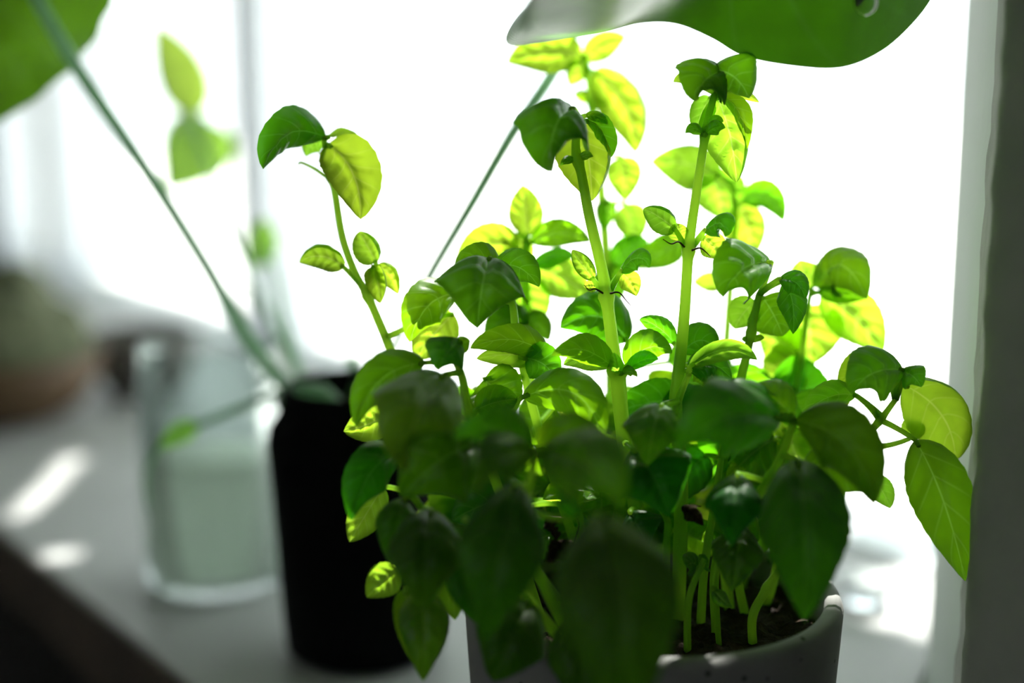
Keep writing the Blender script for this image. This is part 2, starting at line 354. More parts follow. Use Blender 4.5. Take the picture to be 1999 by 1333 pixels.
# ------------------------------------------------------------------ leaves and stems
def leaf_geo(P0, P1, C, w, nrm, cup=50, serr=.045, nu=28, nv=14, pucker=1.0, wave=.05, shape='ovate', seed=0, fold=0.0, petiole=None, pr=.0011, curl=0.0, cl=0, cr=0):
    """blade along a bezier midrib; nrm points out of the upper side"""
    rnd = random.Random(seed); V, F, UV = [], [], []
    L = (P1-P0).length; h0 = w/2; ph = rnd.random()*6; phi = R(max(cup, 1))
    def B(u): return P0*(1-u)**2 + C*2*u*(1-u) + P1*u*u
    def prof(u):
        if shape == 'ovate': f = math.sin(math.pi*min(u, 1)**.80)**.66*(1-.22*u**6)
        elif shape == 'round': f = math.sin(math.pi*u**.85)**.55
        elif shape == 'lance': f = math.sin(math.pi*u**.72)**1.1
        else: f = math.sin(math.pi*u**.62)**.62*(1-.35*u**4)
        return max(f, 0.0)
    def section(c):
        xs, zs, K = [0.0], [0.0], 28
        for k in range(K):
            t = (k+.5)/K; e = max(0, min(1, (t-.5)/.42)); th = phi*t + R(c)*e*e*(3-2*e)
            xs.append(xs[-1]+math.cos(th)/K); zs.append(zs[-1]-math.sin(th)/K)
        return xs, zs
    SL, SR = section(cl), section(cr)
    def sec(v):
        xs, zs = SR if v > 0 else SL
        k = abs(v)*28; i = min(27, int(k)); f = k-i
        return math.copysign(xs[i]*(1-f)+xs[i+1]*f, v), zs[i]*(1-f)+zs[i+1]*f
    for i in range(nu+1):
        u = i/nu
        T = (B(min(u+.01, 1))-B(max(u-.01, 0))).normalized()
        N = (nrm - T*nrm.dot(T)).normalized(); S = T.cross(N)
        c = B(u)
        for j in range(nv+1):
            v = -1+2*j/nv
            e = prof(u)*(1 + serr*(abs((u*9+.3*ph) % 1-.5)*2-.5)*(1 if abs(v) > .99 else 0))
            h = h0*max(e, .012)
            x, z = sec(v); x *= h; z *= h
            s = (u-.26*abs(v)**.85)*5
            q = abs(math.sin(math.pi*s))           # zero on lateral veins
            z += pucker*h0*(.075*q**.7*(1-v**4)*(.35+.65*abs(v)**.5)*min(1, prof(u)*1.3) - .07*math.exp(-(v/.10)**2)*prof(u))
            z += h0*.15*noise.noise(Vector((u*2.5+ph*7, v*1.3, seed)))*prof(u)
            z += wave*h0*(v*v)*math.sin(u*9+ph+(1.5 if v > 0 else 0))*prof(u)
            z -= fold*h*abs(v)
            z -= curl*h0*max(0, abs(v)-.55)**2*4*prof(u)
            V.append(c + S*x + N*z); UV.append((u, j/nv))
    for i in range(nu):
        for j in range(nv):
            a = i*(nv+1)+j; F.append((a, a+1, a+nv+2, a+nv+1))
    nb = len(F)
    if petiole is not None and (petiole-P0).length > .001:
        d = (C-P0).normalized()
        mid = (petiole+P0)/2 + d*-.15*(petiole-P0).length
        path = [petiole*(1-t)**2 + mid*2*t*(1-t) + P0*t*t for t in [k/6 for k in range(7)]] + [P0+(B(.08)-P0)*.8]
        tv, tf = tube(path, lambda t: pr*(1.15-.35*t), 6)
        n = len(V); V += tv; UV += [(.5, .5)]*len(tv); F += [tuple(k+n for k in q) for q in tf]
    return V, F, UV, nb
STEMS = []   # (object, sampled path)
def stem(plant, pts, r0, r1, mat, nodes=(), name='stem', n=10, sq=.07):
    P = catmull(pts, 7); N = len(P)-1
    def rad(t):
        r = r0+(r1-r0)*t
        p = P[int(t*N+.5)]
        for q in nodes:
            r *= 1+.45*math.exp(-((p-q).length/.0022)**2)
        return r
    o = mesh(name, *tube(P, rad, n, sq), mat=mat, parent=plant)
    STEMS.append((o, P, plant)); return o
LEAFN = [0]
def leaf(plant, base, tip, w, roll=0, ctl=None, mat='basil', under=False, cup=50, att='auto', name='leaf', pr=.0011, **kw):
    """base, tip: (px, py, cm beyond focus). w: blade width in px at focus. ctl: (dx, dy px, d cm) from the middle."""
    LEAFN[0] += 1; w = w*1.17; kw.setdefault('pucker', 2.2); kw.setdefault('wave', .12)
    P0, P1 = at(*base), at(*tip)
    lp = math.hypot(tip[0]-base[0], tip[1]-base[1])
    if ctl is None: ctl = (0, -.14*lp, -.0032*lp)
    if not under:
        dr = max(0, min(1, (tip[1]-base[1])/140))
        ctl = (ctl[0], ctl[1]-.10*lp*dr, ctl[2]*1.7-.0045*lp*dr)
    m = ((base[0]+tip[0])/2+ctl[0], (base[1]+tip[1])/2+ctl[1], (base[2]+tip[2])/2+ctl[2])
    C = at(*m)
    Pm = P0*.25+C*.5+P1*.25
    T = (P1-P0).normalized(); v = (CAMP-Pm).normalized()
    n0 = (v - T*v.dot(T)).normalized(); s0 = T.cross(n0)
    nrm = n0*math.cos(R(roll)) + s0*math.sin(R(roll))
    if under: nrm = -nrm
    width = w*(.5+(base[2]+tip[2])/200)/FPX
    par, pet = plant, None
    if att == 'auto':
        best = None
        for o, P, pp in STEMS:
            if pp is not plant: continue
            for p in P:
                d = (p-P0).length + max(0, p.z-P0.z)*1.5
                if best is None or d < best[0]: best = (d, o, p)
        if best: par, pet = best[1], best[2]
        if best and best[0] > .045: par = best[1]
    elif att is not None: pet = at(*att)
    width *= min(1.35, R(max(cup, 5))/math.sin(R(max(cup, 5))))
    V, F, UV, nb = leaf_geo(P0, P1, C, width, nrm, cup=cup, seed=LEAFN[0], petiole=pet, pr=pr, **kw)
    o = mesh(name, V, F, M[mat], par, UV)
    if len(F) > nb:
        o.data.materials.append(M['phil_stem' if plant.name.startswith('potted_phil') else 'stem'])
        for i in range(nb, len(F)): o.data.polygons[i].material_index = 1
    return o

# ------------------------------------------------------------------ the basil in its concrete pot
PC = Vector((.0506, .488, 0)); RZ = .100
bas = empty('potted_basil', PC, 'bushy green basil plant in a speckled grey concrete pot', 'plant')
ro, ri = .0680, .0608
prof = [(0.001, .0005), (.055, .0005), (.060, .003), (.0625, .02), (.0650, .05), (.0672, .085), (ro-.0002, RZ-.0035), (ro-.0012, RZ-.0010), (ro-.003, RZ), (ri+.0016, RZ), (ri+.0004, RZ-.001), (ri, RZ-.003), (ri-.002, .05), (.052, .012), (.001, .010)]
mesh('pot', *lathe(PC, prof, 96), mat=M['concrete'], parent=bas)
# soil: lumpy disc
V, F = [], []; nr, na = 26, 90
for i in range(nr+1):
    r = (ri-.0012)*i/nr
    for j in range(na):
        t = 2*math.pi*j/na; x, y = r*math.cos(t), r*math.sin(t)
        z = RZ-.013 + .0035*noise.noise(Vector((x*120, y*120, 1))) + .0022*noise.noise(Vector((x*330, y*330, 4))) + .0012*noise.noise(Vector((x*800, y*800, 4)))
        V.append(PC+Vector((x, y, z)))
for i in range(nr):
    for j in range(na): F.append((i*na+j, i*na+(j+1) % na, (i+1)*na+(j+1) % na, (i+1)*na+j))
so_ = mesh('soil', V, F, M['soil'], bas); so_['kind'] = 'stuff'
def root(x, y): return PC+Vector((x, y, RZ-.016))
def bst(rt, pts, w0, w1, nodes=(), **kw):
    P = ([root(*rt)] if rt else []) + [at(*p) for p in pts]
    return stem(bas, P, w0/2*.5/FPX, w1/2*.5/FPX, M['stem'], [at(*q) for q in nodes], **kw)
def T(pts, w=3.0, par=None, mat='tendril', name='tendril'):
    P = catmull([at(*p) for p in pts], 6); r = w/2*.5/FPX
    o = mesh(name, *tube(P, lambda t: r*(1.1-.7*t), 6), mat=M[mat], parent=par or bas); return o

sA = bst((-.028, .012), [(960, 1010, 3.2), (860, 830, 2.6), (778, 712, 2.2), (745, 640, 2), (718, 578, 2), (692, 530, 2), (668, 460, 2), (653, 370, 2), (641, 335, 2), (633, 270, 2)], 22, 11, [(718, 578, 2), (646, 345, 2)])
sB = bst((-.004, -.012), [(1245, 1020, .3), (1222, 880, 0), (1209, 780, 0), (1203, 722, 0), (1197, 680, 0), (1184, 580, 0), (1176, 530, 0), (1150, 420, 0), (1136, 345, 0), (1124, 290, 0), (1130, 232, 0)], 33, 15, [(1203, 722, 0), (1184, 578, 0), (1127, 312, 0)])
bst(None, [(1236, 960, .7), (1228, 880, .8), (1221, 810, .7), (1216, 735, .4)], 15, 12)
sC = bst((.010, .004), [(1330, 960, .4), (1319, 800, .3), (1323, 740, .2), (1330, 680, .2), (1337, 600, .2), (1344, 490, .2), (1356, 400, .2), (1371, 300, .2), (1380, 240, .2), (1396, 180, .2)], 31, 14, [(1344, 488, .2), (1374, 262, .2)])
sC2 = bst(None, [(1316, 810, -.1), (1330, 765, -.2), (1346, 728, -.3)], 15, 11)
sD = bst((.030, .008), [(1405, 960, 1.8), (1440, 770, 1.5), (1458, 690, 1.2), (1472, 620, 1), (1482, 575, 1)], 22, 14, [(1468, 650, 1)])
sE = bst((.038, .034), [(1500, 950, 4), (1548, 780, 4.2), (1562, 710, 4.4), (1574, 620, 4.6), (1584, 560, 4.8)], 14, 11, [(1562, 705, 4.4)])
sF = bst((.0, .040), [(1200, 900, 6), (1188, 600, 7), (1178, 420, 7), (1164, 290, 7), (1152, 170, 7), (1140, 108, 7)], 26, 16, [(1152, 200, 7)])
sF2 = bst((.020, .042), [(1400, 900, 6), (1420, 640, 7), (1432, 470, 7.3), (1438, 370, 7.5)], 22, 15)
sG = bst((-.020, .030), [(1060, 900, 5), (1034, 700, 5), (1026, 560, 5), (1028, 470, 5)], 24, 18)
sH = bst((-.018, .002), [(1050, 830, 1.2), (1010, 660, .9), (1000, 590, .6), (975, 520, .4)], 20, 13)
sJ = bst((-.038, -.010), [(975, 960, -1.2), (920, 820, -1.6), (903, 740, -1.8), (890, 705, -1.8)], 20, 14)
sK = bst((-.026, -.034), [(1090, 1200, -3.0), (1040, 1088, -3.6), (1030, 980, -5), (1046, 882, -5.6)], 24, 12, [(1040, 1088, -3.6)])
bst((-.030, -.030), [(1080, 1230, -3), (1015, 1150, -3.4), (950, 1060, -4.0), (905, 1010, -4.2)], 22, 12)
sP = bst((-.045, -.004), [(960, 1120, -1.8), (900, 1060, -2.6), (840, 1010, -3.0), (800, 960, -3.0)], 20, 12)
sL = bst((.022, -.012), [(1400, 1090, -1.0), (1475, 975, -2.2), (1520, 900, -2.7), (1550, 822, -3)], 20, 14, [(1500, 930, -2.4)])
sN = bst((.044, .016), [(1560, 980, 1.5), (1635, 900, .8), (1690, 850, .2), (1718, 820, 0), (1748, 780, -.2)], 18, 10, [(1718, 820, 0)])
sQ = bst((.018, .0), [(1375, 1110, 0), (1395, 980, .2), (1408, 895, .4)], 18, 12)
bst((.022, -.02), [(1395, 1130, -1.6), (1420, 1060, -2.0), (1436, 1000, -2.2)], 12, 9)
bst((.010, -.026), [(1345, 1170, -1.4), (1375, 1090, -1.4)], 16, 12)
bst((.034, -.018), [(1470, 1200, -.8), (1500, 1145, -.8), (1522, 1110, -.9)], 19, 14, [(1500, 1148, -.8)])
bst((.036, .010), [(1440, 1120, .8), (1446, 1010, .8)], 20, 16)
bst((.006, .012), [(1298, 1130, 1.2), (1304, 1020, 1.2)], 18, 14)
sS = bst((-.01, -.045), [(1190, 1180, -6.5), (1150, 1060, -8.0), (1165, 1000, -8.2)], 20, 14)
bst((-.012, .020), [(1150, 1100, 2), (1130, 1000, 2), (1110, 940, 2)], 18, 14)

# (base, tip, width, roll, control, material, under, cup)
def LL(*rows):
    for r in rows:
        b, t, w = r[:3]; k = dict(r[3]) if len(r) > 3 else {}
        leaf(bas, b, t, w, **k)
Y, O = 'basil_young', 'basil_shaded'
U = True
# stem A, the lone tall one on the left
LL(((636, 268, 2), (514, 330, .6), 74, dict(ctl=(-22, -62, -.4), roll=-35, cup=55, curl=.3)),
   ((638, 270, 2.2), (598, 305, 2.6), 52, dict(mat=Y, under=U, roll=20, ctl=(-5, -22, .3))),
   ((640, 268, 2), (700, 266, 2.6), 26, dict(roll=62, ctl=(0, -8, 0), mat=Y)),
   ((640, 282, 2), (704, 428, 1.2), 96, dict(ctl=(36, -22, -.5), mat=Y, under=U, roll=-14, cup=48)),
   ((652, 345, 2), (676, 332, 1.8), 16, dict(ctl=(0, -14, 0))),
   ((672, 522, 2), (585, 512, 1.6), 56, dict(cl=115, ctl=(-4, -32, -.2), mat=Y, under=U, roll=18, cup=60, att=(702, 553, 2))),
   ((734, 512, 2), (701, 452, 1.8), 54, dict(cl=110, ctl=(-2, -6, -.3), mat=Y, under=U, roll=0, cup=60, att=(722, 566, 2))),
   ((728, 520, 1.8), (742, 592, 1.6), 42, dict(cr=80, ctl=(6, -6, -.4), mat=Y, under=U, att=(720, 572, 2))),
   ((738, 520, 2.2), (777, 574, 2), 42, dict(cr=110, ctl=(14, -20, -.3), mat=Y, under=U, roll=20, cup=60, att=(722, 570, 2))))
T([(644, 350, 2), (615, 330, 2), (590, 318, 2), (583, 320, 2)], 7, sA, 'stem', 'flower_stalk')
T([(716, 585, 2), (695, 578, 2), (690, 600, 2)], 1.5, sA)
# stem B, centre
LL(((1120, 212, -.6), (1078, 334, -2.0), 132, dict(ctl=(-26, -52, -1.8), cup=66, wave=.1, mat='basil')),
   ((1136, 236, .4), (1156, 392, .6), 110, dict(cr=90, ctl=(6, -14, -.1), mat=Y, under=U, cup=38)),
   ((1144, 236, .3), (1192, 308, .2), 46, dict(ctl=(16, -20, -.2), roll=40)),
   ((1142, 226, 0), (1188, 244, -.2), 18, dict(ctl=(4, -14, 0))),
   ((1124, 312, 0), (1094, 323, -.4), 15, dict(ctl=(0, -12, -.1))),
   ((1128, 312, 0), (1158, 306, -.4), 15, dict(ctl=(0, -12, -.1))),
   ((1158, 545, .1), (1117, 488, -.2), 42, dict(cl=70, cr=70, ctl=(-4, -6, -.2), mat=Y, under=U, cup=58, att=(1180, 574, 0))),
   ((1210, 532, 0), (1268, 522, -.8), 42, dict(ctl=(6, -50, -.3), roll=-30, cup=55, att=(1190, 572, 0))),
   ((1212, 532, .2), (1242, 578, .4), 38, dict(ctl=(6, -10, .2), mat=Y, under=U, att=(1190, 572, 0))),
   ((1166, 560, .3), (1140, 560, .3), 22, dict(mat=Y, under=U)),
   ((1196, 716, 0), (1077, 694, -1.2), 54, dict(ctl=(2, -42, -.4), roll=-28, cup=42)),
   ((1190, 714, .4), (1100, 712, .2), 46, dict(ctl=(2, -22, 0), mat=Y, under=U, roll=20)),
   ((1222, 716, 0), (1312, 690, -.9), 60, dict(ctl=(0, -46, -.3), roll=30, cup=44)),
   ((1224, 722, -.2), (1286, 702, -.9), 30, dict(ctl=(4, -18, -.2), roll=30)),
   ((1206, 726, -.4), (1198, 688, -.7), 24, dict(ctl=(0, 0, -.2), under=U, mat=Y)),
   ((1214, 728, -.4), (1244, 736, -.8), 20, dict(ctl=(0, -12, -.2), roll=30)))
T([(1178, 573, -.2), (1162, 564, -.3), (1150, 566, -.5), (1140, 556, -.5)], 4, sB)
T([(1190, 573, -.2), (1208, 571, -.4), (1222, 586, -.5), (1232, 597, -.5)], 4, sB)
# stem C, right of centre
LL(((1412, 138, -.2), (1362, 194, -1.2), 104, dict(ctl=(-14, -24, -1.0), cup=55)),
   ((1392, 136, -.2), (1462, 192, -.8), 96, dict(ctl=(10, -26, -.9), cup=58)),
   ((1356, 160, 0), (1315, 160, 0), 20, dict(ctl=(0, -16, 0), mat=Y)),
   ((1430, 178, 0), (1482, 200, 0), 16, dict(ctl=(0, -6, 0), mat=Y)),
   ((1398, 186, .4), (1438, 356, .4), 92, dict(cr=80, ctl=(16, -12, .2), mat=Y, under=U, cup=44, roll=8)),
   ((1410, 190, .2), (1458, 290, -.1), 40, dict(ctl=(18, -22, -.2), roll=44)),
   ((1388, 190, .6), (1358, 262, .6), 42, dict(ctl=(-8, -8, 0), mat=Y, under=U)),
   ((1372, 262, 0), (1338, 260, -.3), 20, dict(ctl=(0, -20, -.1))),
   ((1378, 262, -.1), (1416, 250, -.4), 26, dict(ctl=(0, -14, -.2))),
   ((1380, 250, 0), (1412, 238, -.3), 20, dict(ctl=(0, -16, -.1))),
   ((1318, 448, .2), (1256, 408, -.1), 52, dict(cl=105, ctl=(-4, -10, -.3), mat=Y, under=U, roll=10, cup=58, att=(1338, 484, .2))),
   ((1328, 470, .4), (1324, 436, .2), 34, dict(ctl=(-4, -6, -.2), mat=Y, under=U, att=(1340, 484, .2))),
   ((1374, 452, .2), (1416, 462, -.9), 44, dict(ctl=(16, -46, -.6), roll=-10, cup=70, att=(1350, 484, .2), shape='round')),
   ((1372, 462, .5), (1408, 506, .6), 46, dict(ctl=(6, -4, 0), mat=Y, under=U, att=(1350, 484, .2))),
   ((1346, 716, -.3), (1478, 702, -.3), 42, dict(cr=60, ctl=(10, -54, -.3), mat=Y, roll=-16, under=U, cup=40)),
   ((1344, 722, .2), (1428, 740, .2), 60, dict(ctl=(10, -38, 0), roll=-20)),
   ((1352, 712, .6), (1386, 768, .4), 48, dict(ctl=(14, -16, -.3), cup=60)),
   ((1318, 672, .6), (1248, 624, .3), 38, dict(ctl=(0, -18, -.1), roll=-25)),
   ((1330, 690, 1.0), (1402, 690, .8), 62, dict(ctl=(6, -52, -.2), mat=O)))
T([(1336, 482, 0), (1324, 472, -.2), (1310, 476, -.3), (1294, 467, -.4)], 4, sC)
T([(1350, 489, 0), (1366, 484, -.2), (1378, 492, -.3), (1387, 501, -.4)], 4, sC)
# stem D
LL(((1506, 512, .3), (1412, 580, -1.6), 112, dict(ctl=(-8, -38, -1.1), cup=58, roll=-12)),
   ((1520, 545, .4), (1572, 584, -.2), 44, dict(ctl=(14, -26, -.3), roll=-10)),
   ((1530, 548, .6), (1548, 652, .4), 50, dict(ctl=(16, -10, -.2))),
   ((1488, 580, 1.4), (1528, 656, 1.6), 92, dict(ctl=(4, -8, 0), mat='basil', under=U, cup=30)),
   ((1476, 588, 1.8), (1434, 642, 2.0), 56, dict(ctl=(-8, -6, 0), mat=Y, under=U, cup=30)),
   ((1466, 668, 1.2), (1492, 660, .8), 12, dict(ctl=(0, -8, 0))),
   ((1464, 668, 1.2), (1448, 662, .8), 10, dict(ctl=(0, -6, 0))))
# stem E, blurred on the right
LL(((1586, 560, 4.8), (1692, 584, 3.2), 96, dict(ctl=(0, -110, -.4), roll=-24, cup=50)),
   ((1584, 566, 5.2), (1562, 506, 5.0), 62, dict(ctl=(-6, -8, 0), mat=Y, under=U)),
   ((1600, 572, 5.0), (1722, 692, 5.0), 88, dict(ctl=(20, -24, 0), mat=Y, under=U, cup=30)),
   ((1570, 596, 5.6), (1580, 714, 5.8), 116, dict(ctl=(10, -14, 0), mat=Y, under=U, cup=25)),
   ((1558, 690, 5.6), (1478, 650, 6.0), 80, dict(mat=Y, under=U, cup=25)),
   ((1560, 700, 5.2), (1500, 756, 5.4), 88, dict(mat=Y, under=U, cup=30)),
   ((1596, 570, 4.4), (1690, 582, 4.0), 34, dict(ctl=(0, -6, 0), under=U)))
# stem F and its neighbours, out of focus behind
LL(((1138, 108, 7), (990, 122, 6), 74, dict(ctl=(-6, -22, 0), mat=Y, under=U, roll=12, cup=35)),
   ((1140, 118, 7), (1222, 72, 7), 46, dict(ctl=(-4, -14, 0), mat=Y, under=U, cup=35)),
   ((1158, 138, 7), (1240, 300, 6.6), 96, dict(cr=110, ctl=(46, -16, 0), mat=Y, under=U, cup=46, roll=-12)),
   ((1136, 118, 7), (1112, 168, 7), 38, dict(ctl=(0, 0, 0), mat=Y, under=U)),
   ((1154, 200, 7), (1120, 186, 6.8), 22, dict(ctl=(0, -12, 0))),
   ((1156, 206, 7), (1182, 214, 6.8), 24, dict(ctl=(0, -14, 0))),
   ((1214, 306, 7.2), (1220, 394, 7), 60, dict(ctl=(4, -8, 0), mat=Y, under=U)),
   ((1222, 398, 7.2), (1240, 478, 7.2), 58, dict(ctl=(4, -8, 0), mat=Y, under=U)),
   ((1186, 390, 7), (1178, 452, 7), 36, dict(mat=Y, under=U)),
   ((1404, 345, 6.8), (1270, 316, 6.4), 86, dict(cl=50, ctl=(4, -22, 0), mat=Y, under=U, cup=40)),
   ((1392, 330, 7.4), (1416, 432, 7.4), 92, dict(ctl=(0, -8, 0), mat=Y, under=U, cup=30)),
   ((1442, 392, 7.4), (1530, 434, 6.6), 54, dict(ctl=(22, -52, 0), under=U, mat='basil', roll=-20)),
   ((1442, 396, 7.5), (1470, 504, 7.4), 92, dict(cr=100, ctl=(10, -8, 0), mat=Y, under=U, cup=30)),
   ((1412, 556, 7), (1352, 552, 7), 36, dict(mat=Y, under=U)),
   ((1336, 474, 6.8), (1238, 524, 6.4), 56, dict(ctl=(4, -10, 0), under=U)),
   ((1196, 520, 7), (1266, 470, 6.6), 50, dict(ctl=(0, -20, 0), under=U)),
   ((1184, 520, 7.4), (1200, 600, 7.4), 60, dict(under=U)))
# stem G, back left
LL(((1030, 462, 5), (1020, 360, 5.4), 60, dict(ctl=(2, 0, 0), mat=Y, under=U, cup=25)),
   ((1012, 486, 5), (890, 512, 5), 72, dict(ctl=(0, -44, 0), mat=Y, under=U, cup=35)),
   ((1036, 474, 5), (1154, 472, 5), 48, dict(ctl=(0, -34, 0), under=U, roll=-10)),
   ((1038, 520, 4.6), (1122, 500, 4), 34, dict(ctl=(0, -22, 0), roll=-20)),
   ((1044, 520, 5), (1152, 580, 5.2), 72, dict(ctl=(6, -12, 0), mat=Y, under=U, cup=25)),
   ((1016, 540, 5), (1040, 652, 5.2), 84, dict(ctl=(0, -8, 0), mat=Y, under=U, cup=25)),
   ((1010, 456, 5.4), (1016, 548, 5.6), 52, dict(mat=Y, under=U)),
   ((1030, 640, 4.2), (945, 652, 3.8), 60, dict(ctl=(4, -40, 0), mat=O, roll=-15)),
   ((1018, 630, 4.4), (1072, 664, 4), 50, dict(ctl=(4, -26, 0), mat=O)))
# stem H, the sharp leaf
LL(((956, 504, .2), (932, 640, -1.3), 160, dict(ctl=(-2, -34, -1.5), cup=46, wave=.10, att=(975, 520, .4))),
   ((962, 518, .6), (1052, 560, -.2), 60, dict(ctl=(10, -30, -.6), cup=45, roll=10)),
   ((972, 522, 1), (888, 528, .4), 48, dict(ctl=(0, -44, -.1), roll=-28)),
   ((896, 572, 2), (800, 668, 1.2), 82, dict(ctl=(-22, -36, -.4), roll=-14, mat='basil')),
   ((886, 612, 2.2), (810, 704, 2), 74, dict(ctl=(-4, -8, 0), mat=Y, under=U)))
# dark shaded leaf between the stems and others in the middle layer
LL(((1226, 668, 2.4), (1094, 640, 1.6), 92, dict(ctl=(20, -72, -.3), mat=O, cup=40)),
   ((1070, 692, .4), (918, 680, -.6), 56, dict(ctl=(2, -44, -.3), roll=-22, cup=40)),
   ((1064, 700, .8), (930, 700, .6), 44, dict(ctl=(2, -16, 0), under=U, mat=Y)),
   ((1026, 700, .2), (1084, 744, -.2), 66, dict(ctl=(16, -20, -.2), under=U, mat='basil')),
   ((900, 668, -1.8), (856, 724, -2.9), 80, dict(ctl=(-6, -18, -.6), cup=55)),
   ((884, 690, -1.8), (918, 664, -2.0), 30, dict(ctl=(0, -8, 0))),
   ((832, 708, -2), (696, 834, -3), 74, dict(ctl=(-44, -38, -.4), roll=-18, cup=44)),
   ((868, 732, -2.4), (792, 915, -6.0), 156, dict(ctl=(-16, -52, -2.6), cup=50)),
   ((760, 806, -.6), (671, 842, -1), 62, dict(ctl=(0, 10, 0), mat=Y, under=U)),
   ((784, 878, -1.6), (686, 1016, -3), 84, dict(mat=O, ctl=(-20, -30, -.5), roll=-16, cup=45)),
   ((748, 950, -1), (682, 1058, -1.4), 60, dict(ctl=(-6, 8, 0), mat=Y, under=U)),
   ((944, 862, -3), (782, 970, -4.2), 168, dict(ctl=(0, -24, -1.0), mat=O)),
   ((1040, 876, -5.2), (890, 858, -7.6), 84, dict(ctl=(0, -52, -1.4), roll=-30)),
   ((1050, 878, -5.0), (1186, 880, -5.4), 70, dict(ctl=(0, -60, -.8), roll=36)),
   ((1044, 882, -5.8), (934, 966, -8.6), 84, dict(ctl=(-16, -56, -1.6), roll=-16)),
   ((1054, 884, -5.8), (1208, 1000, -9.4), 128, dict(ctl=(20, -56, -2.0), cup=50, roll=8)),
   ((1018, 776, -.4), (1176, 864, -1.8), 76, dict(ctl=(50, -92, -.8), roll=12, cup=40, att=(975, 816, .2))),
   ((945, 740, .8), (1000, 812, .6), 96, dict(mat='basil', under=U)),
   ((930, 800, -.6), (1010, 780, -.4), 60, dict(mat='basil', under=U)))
# low hanging leaves in front
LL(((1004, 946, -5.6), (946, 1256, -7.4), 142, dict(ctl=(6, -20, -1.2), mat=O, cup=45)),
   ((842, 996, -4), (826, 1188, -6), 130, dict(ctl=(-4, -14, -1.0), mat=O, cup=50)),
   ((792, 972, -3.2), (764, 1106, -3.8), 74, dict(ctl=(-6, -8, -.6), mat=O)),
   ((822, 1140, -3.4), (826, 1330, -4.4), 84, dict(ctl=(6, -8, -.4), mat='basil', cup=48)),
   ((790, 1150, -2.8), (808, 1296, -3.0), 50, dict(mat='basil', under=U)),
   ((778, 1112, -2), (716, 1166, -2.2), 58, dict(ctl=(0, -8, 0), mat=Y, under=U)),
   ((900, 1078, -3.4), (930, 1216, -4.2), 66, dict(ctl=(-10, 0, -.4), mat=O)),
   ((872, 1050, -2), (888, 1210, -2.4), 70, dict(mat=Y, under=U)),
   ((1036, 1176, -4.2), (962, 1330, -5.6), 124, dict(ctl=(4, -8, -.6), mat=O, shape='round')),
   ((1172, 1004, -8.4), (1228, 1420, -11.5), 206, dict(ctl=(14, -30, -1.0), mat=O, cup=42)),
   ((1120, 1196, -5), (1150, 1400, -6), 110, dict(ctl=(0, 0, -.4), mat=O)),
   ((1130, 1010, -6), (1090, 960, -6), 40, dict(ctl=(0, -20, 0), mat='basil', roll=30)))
# the crown on the right in front
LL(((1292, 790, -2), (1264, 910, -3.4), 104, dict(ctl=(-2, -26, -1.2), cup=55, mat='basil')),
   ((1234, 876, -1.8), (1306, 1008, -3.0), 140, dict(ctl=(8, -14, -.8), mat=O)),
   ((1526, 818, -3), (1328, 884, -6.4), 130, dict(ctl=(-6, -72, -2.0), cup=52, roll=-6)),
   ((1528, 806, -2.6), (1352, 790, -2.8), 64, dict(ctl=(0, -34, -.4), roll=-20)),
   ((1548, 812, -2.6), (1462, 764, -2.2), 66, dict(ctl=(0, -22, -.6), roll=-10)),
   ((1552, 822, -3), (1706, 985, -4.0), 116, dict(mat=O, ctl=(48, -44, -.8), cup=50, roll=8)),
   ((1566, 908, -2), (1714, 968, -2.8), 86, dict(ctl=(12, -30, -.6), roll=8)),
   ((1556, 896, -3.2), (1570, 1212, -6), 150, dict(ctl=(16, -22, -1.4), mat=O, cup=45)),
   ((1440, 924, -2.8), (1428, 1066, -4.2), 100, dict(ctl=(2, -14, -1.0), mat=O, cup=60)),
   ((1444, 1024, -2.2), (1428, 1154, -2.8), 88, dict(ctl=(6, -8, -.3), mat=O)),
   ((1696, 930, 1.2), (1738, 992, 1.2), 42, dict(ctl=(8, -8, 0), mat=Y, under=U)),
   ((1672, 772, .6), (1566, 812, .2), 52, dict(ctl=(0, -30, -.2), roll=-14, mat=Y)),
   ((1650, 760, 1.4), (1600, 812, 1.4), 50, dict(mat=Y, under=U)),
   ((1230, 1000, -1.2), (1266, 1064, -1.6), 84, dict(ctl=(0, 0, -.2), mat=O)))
# far right cluster
LL(((1764, 722, -.2), (1662, 768, -1.4), 98, dict(ctl=(-8, -34, -1.0), cup=52)),
   ((1760, 724, -.2), (1798, 756, -1.0), 50, dict(ctl=(4, -12, -.4), cup=50)),
   ((1706, 700, 1), (1636, 756, .8), 54, dict(ctl=(-4, -10, 0), mat=Y, under=U)),
   ((1762, 750, .6), (1866, 898, 1.4), 118, dict(cr=60, ctl=(44, -34, 0), mat=Y, under=U, cup=38)),
   ((1786, 858, -.2), (1884, 1134, -.6), 104, dict(ctl=(14, -6, -.4), cup=34, att=(1718, 820, 0))),
   ((1776, 856, 1.2), (1790, 820, 1.4), 40, dict(mat=Y, under=U)))
T([(1716, 818, 0), (1708, 796, .1), (1690, 786, .2)], 6, sN, 'stem', 'leaf_stalk')
# small growth near the soil
LL(((1362, 1106, -1.2), (1340, 1106, -1.4), 44, dict(shape='round', roll=20, mat='basil', ctl=(4, -16, 0))),
   ((1366, 1106, -1.2), (1384, 1100, -1.4), 34, dict(shape='round', roll=20, mat='basil')),
   ((1392, 1150, -1.6), (1430, 1186, -1.8), 26, dict(ctl=(-4, 6, 0), mat='basil', shape='lance')))
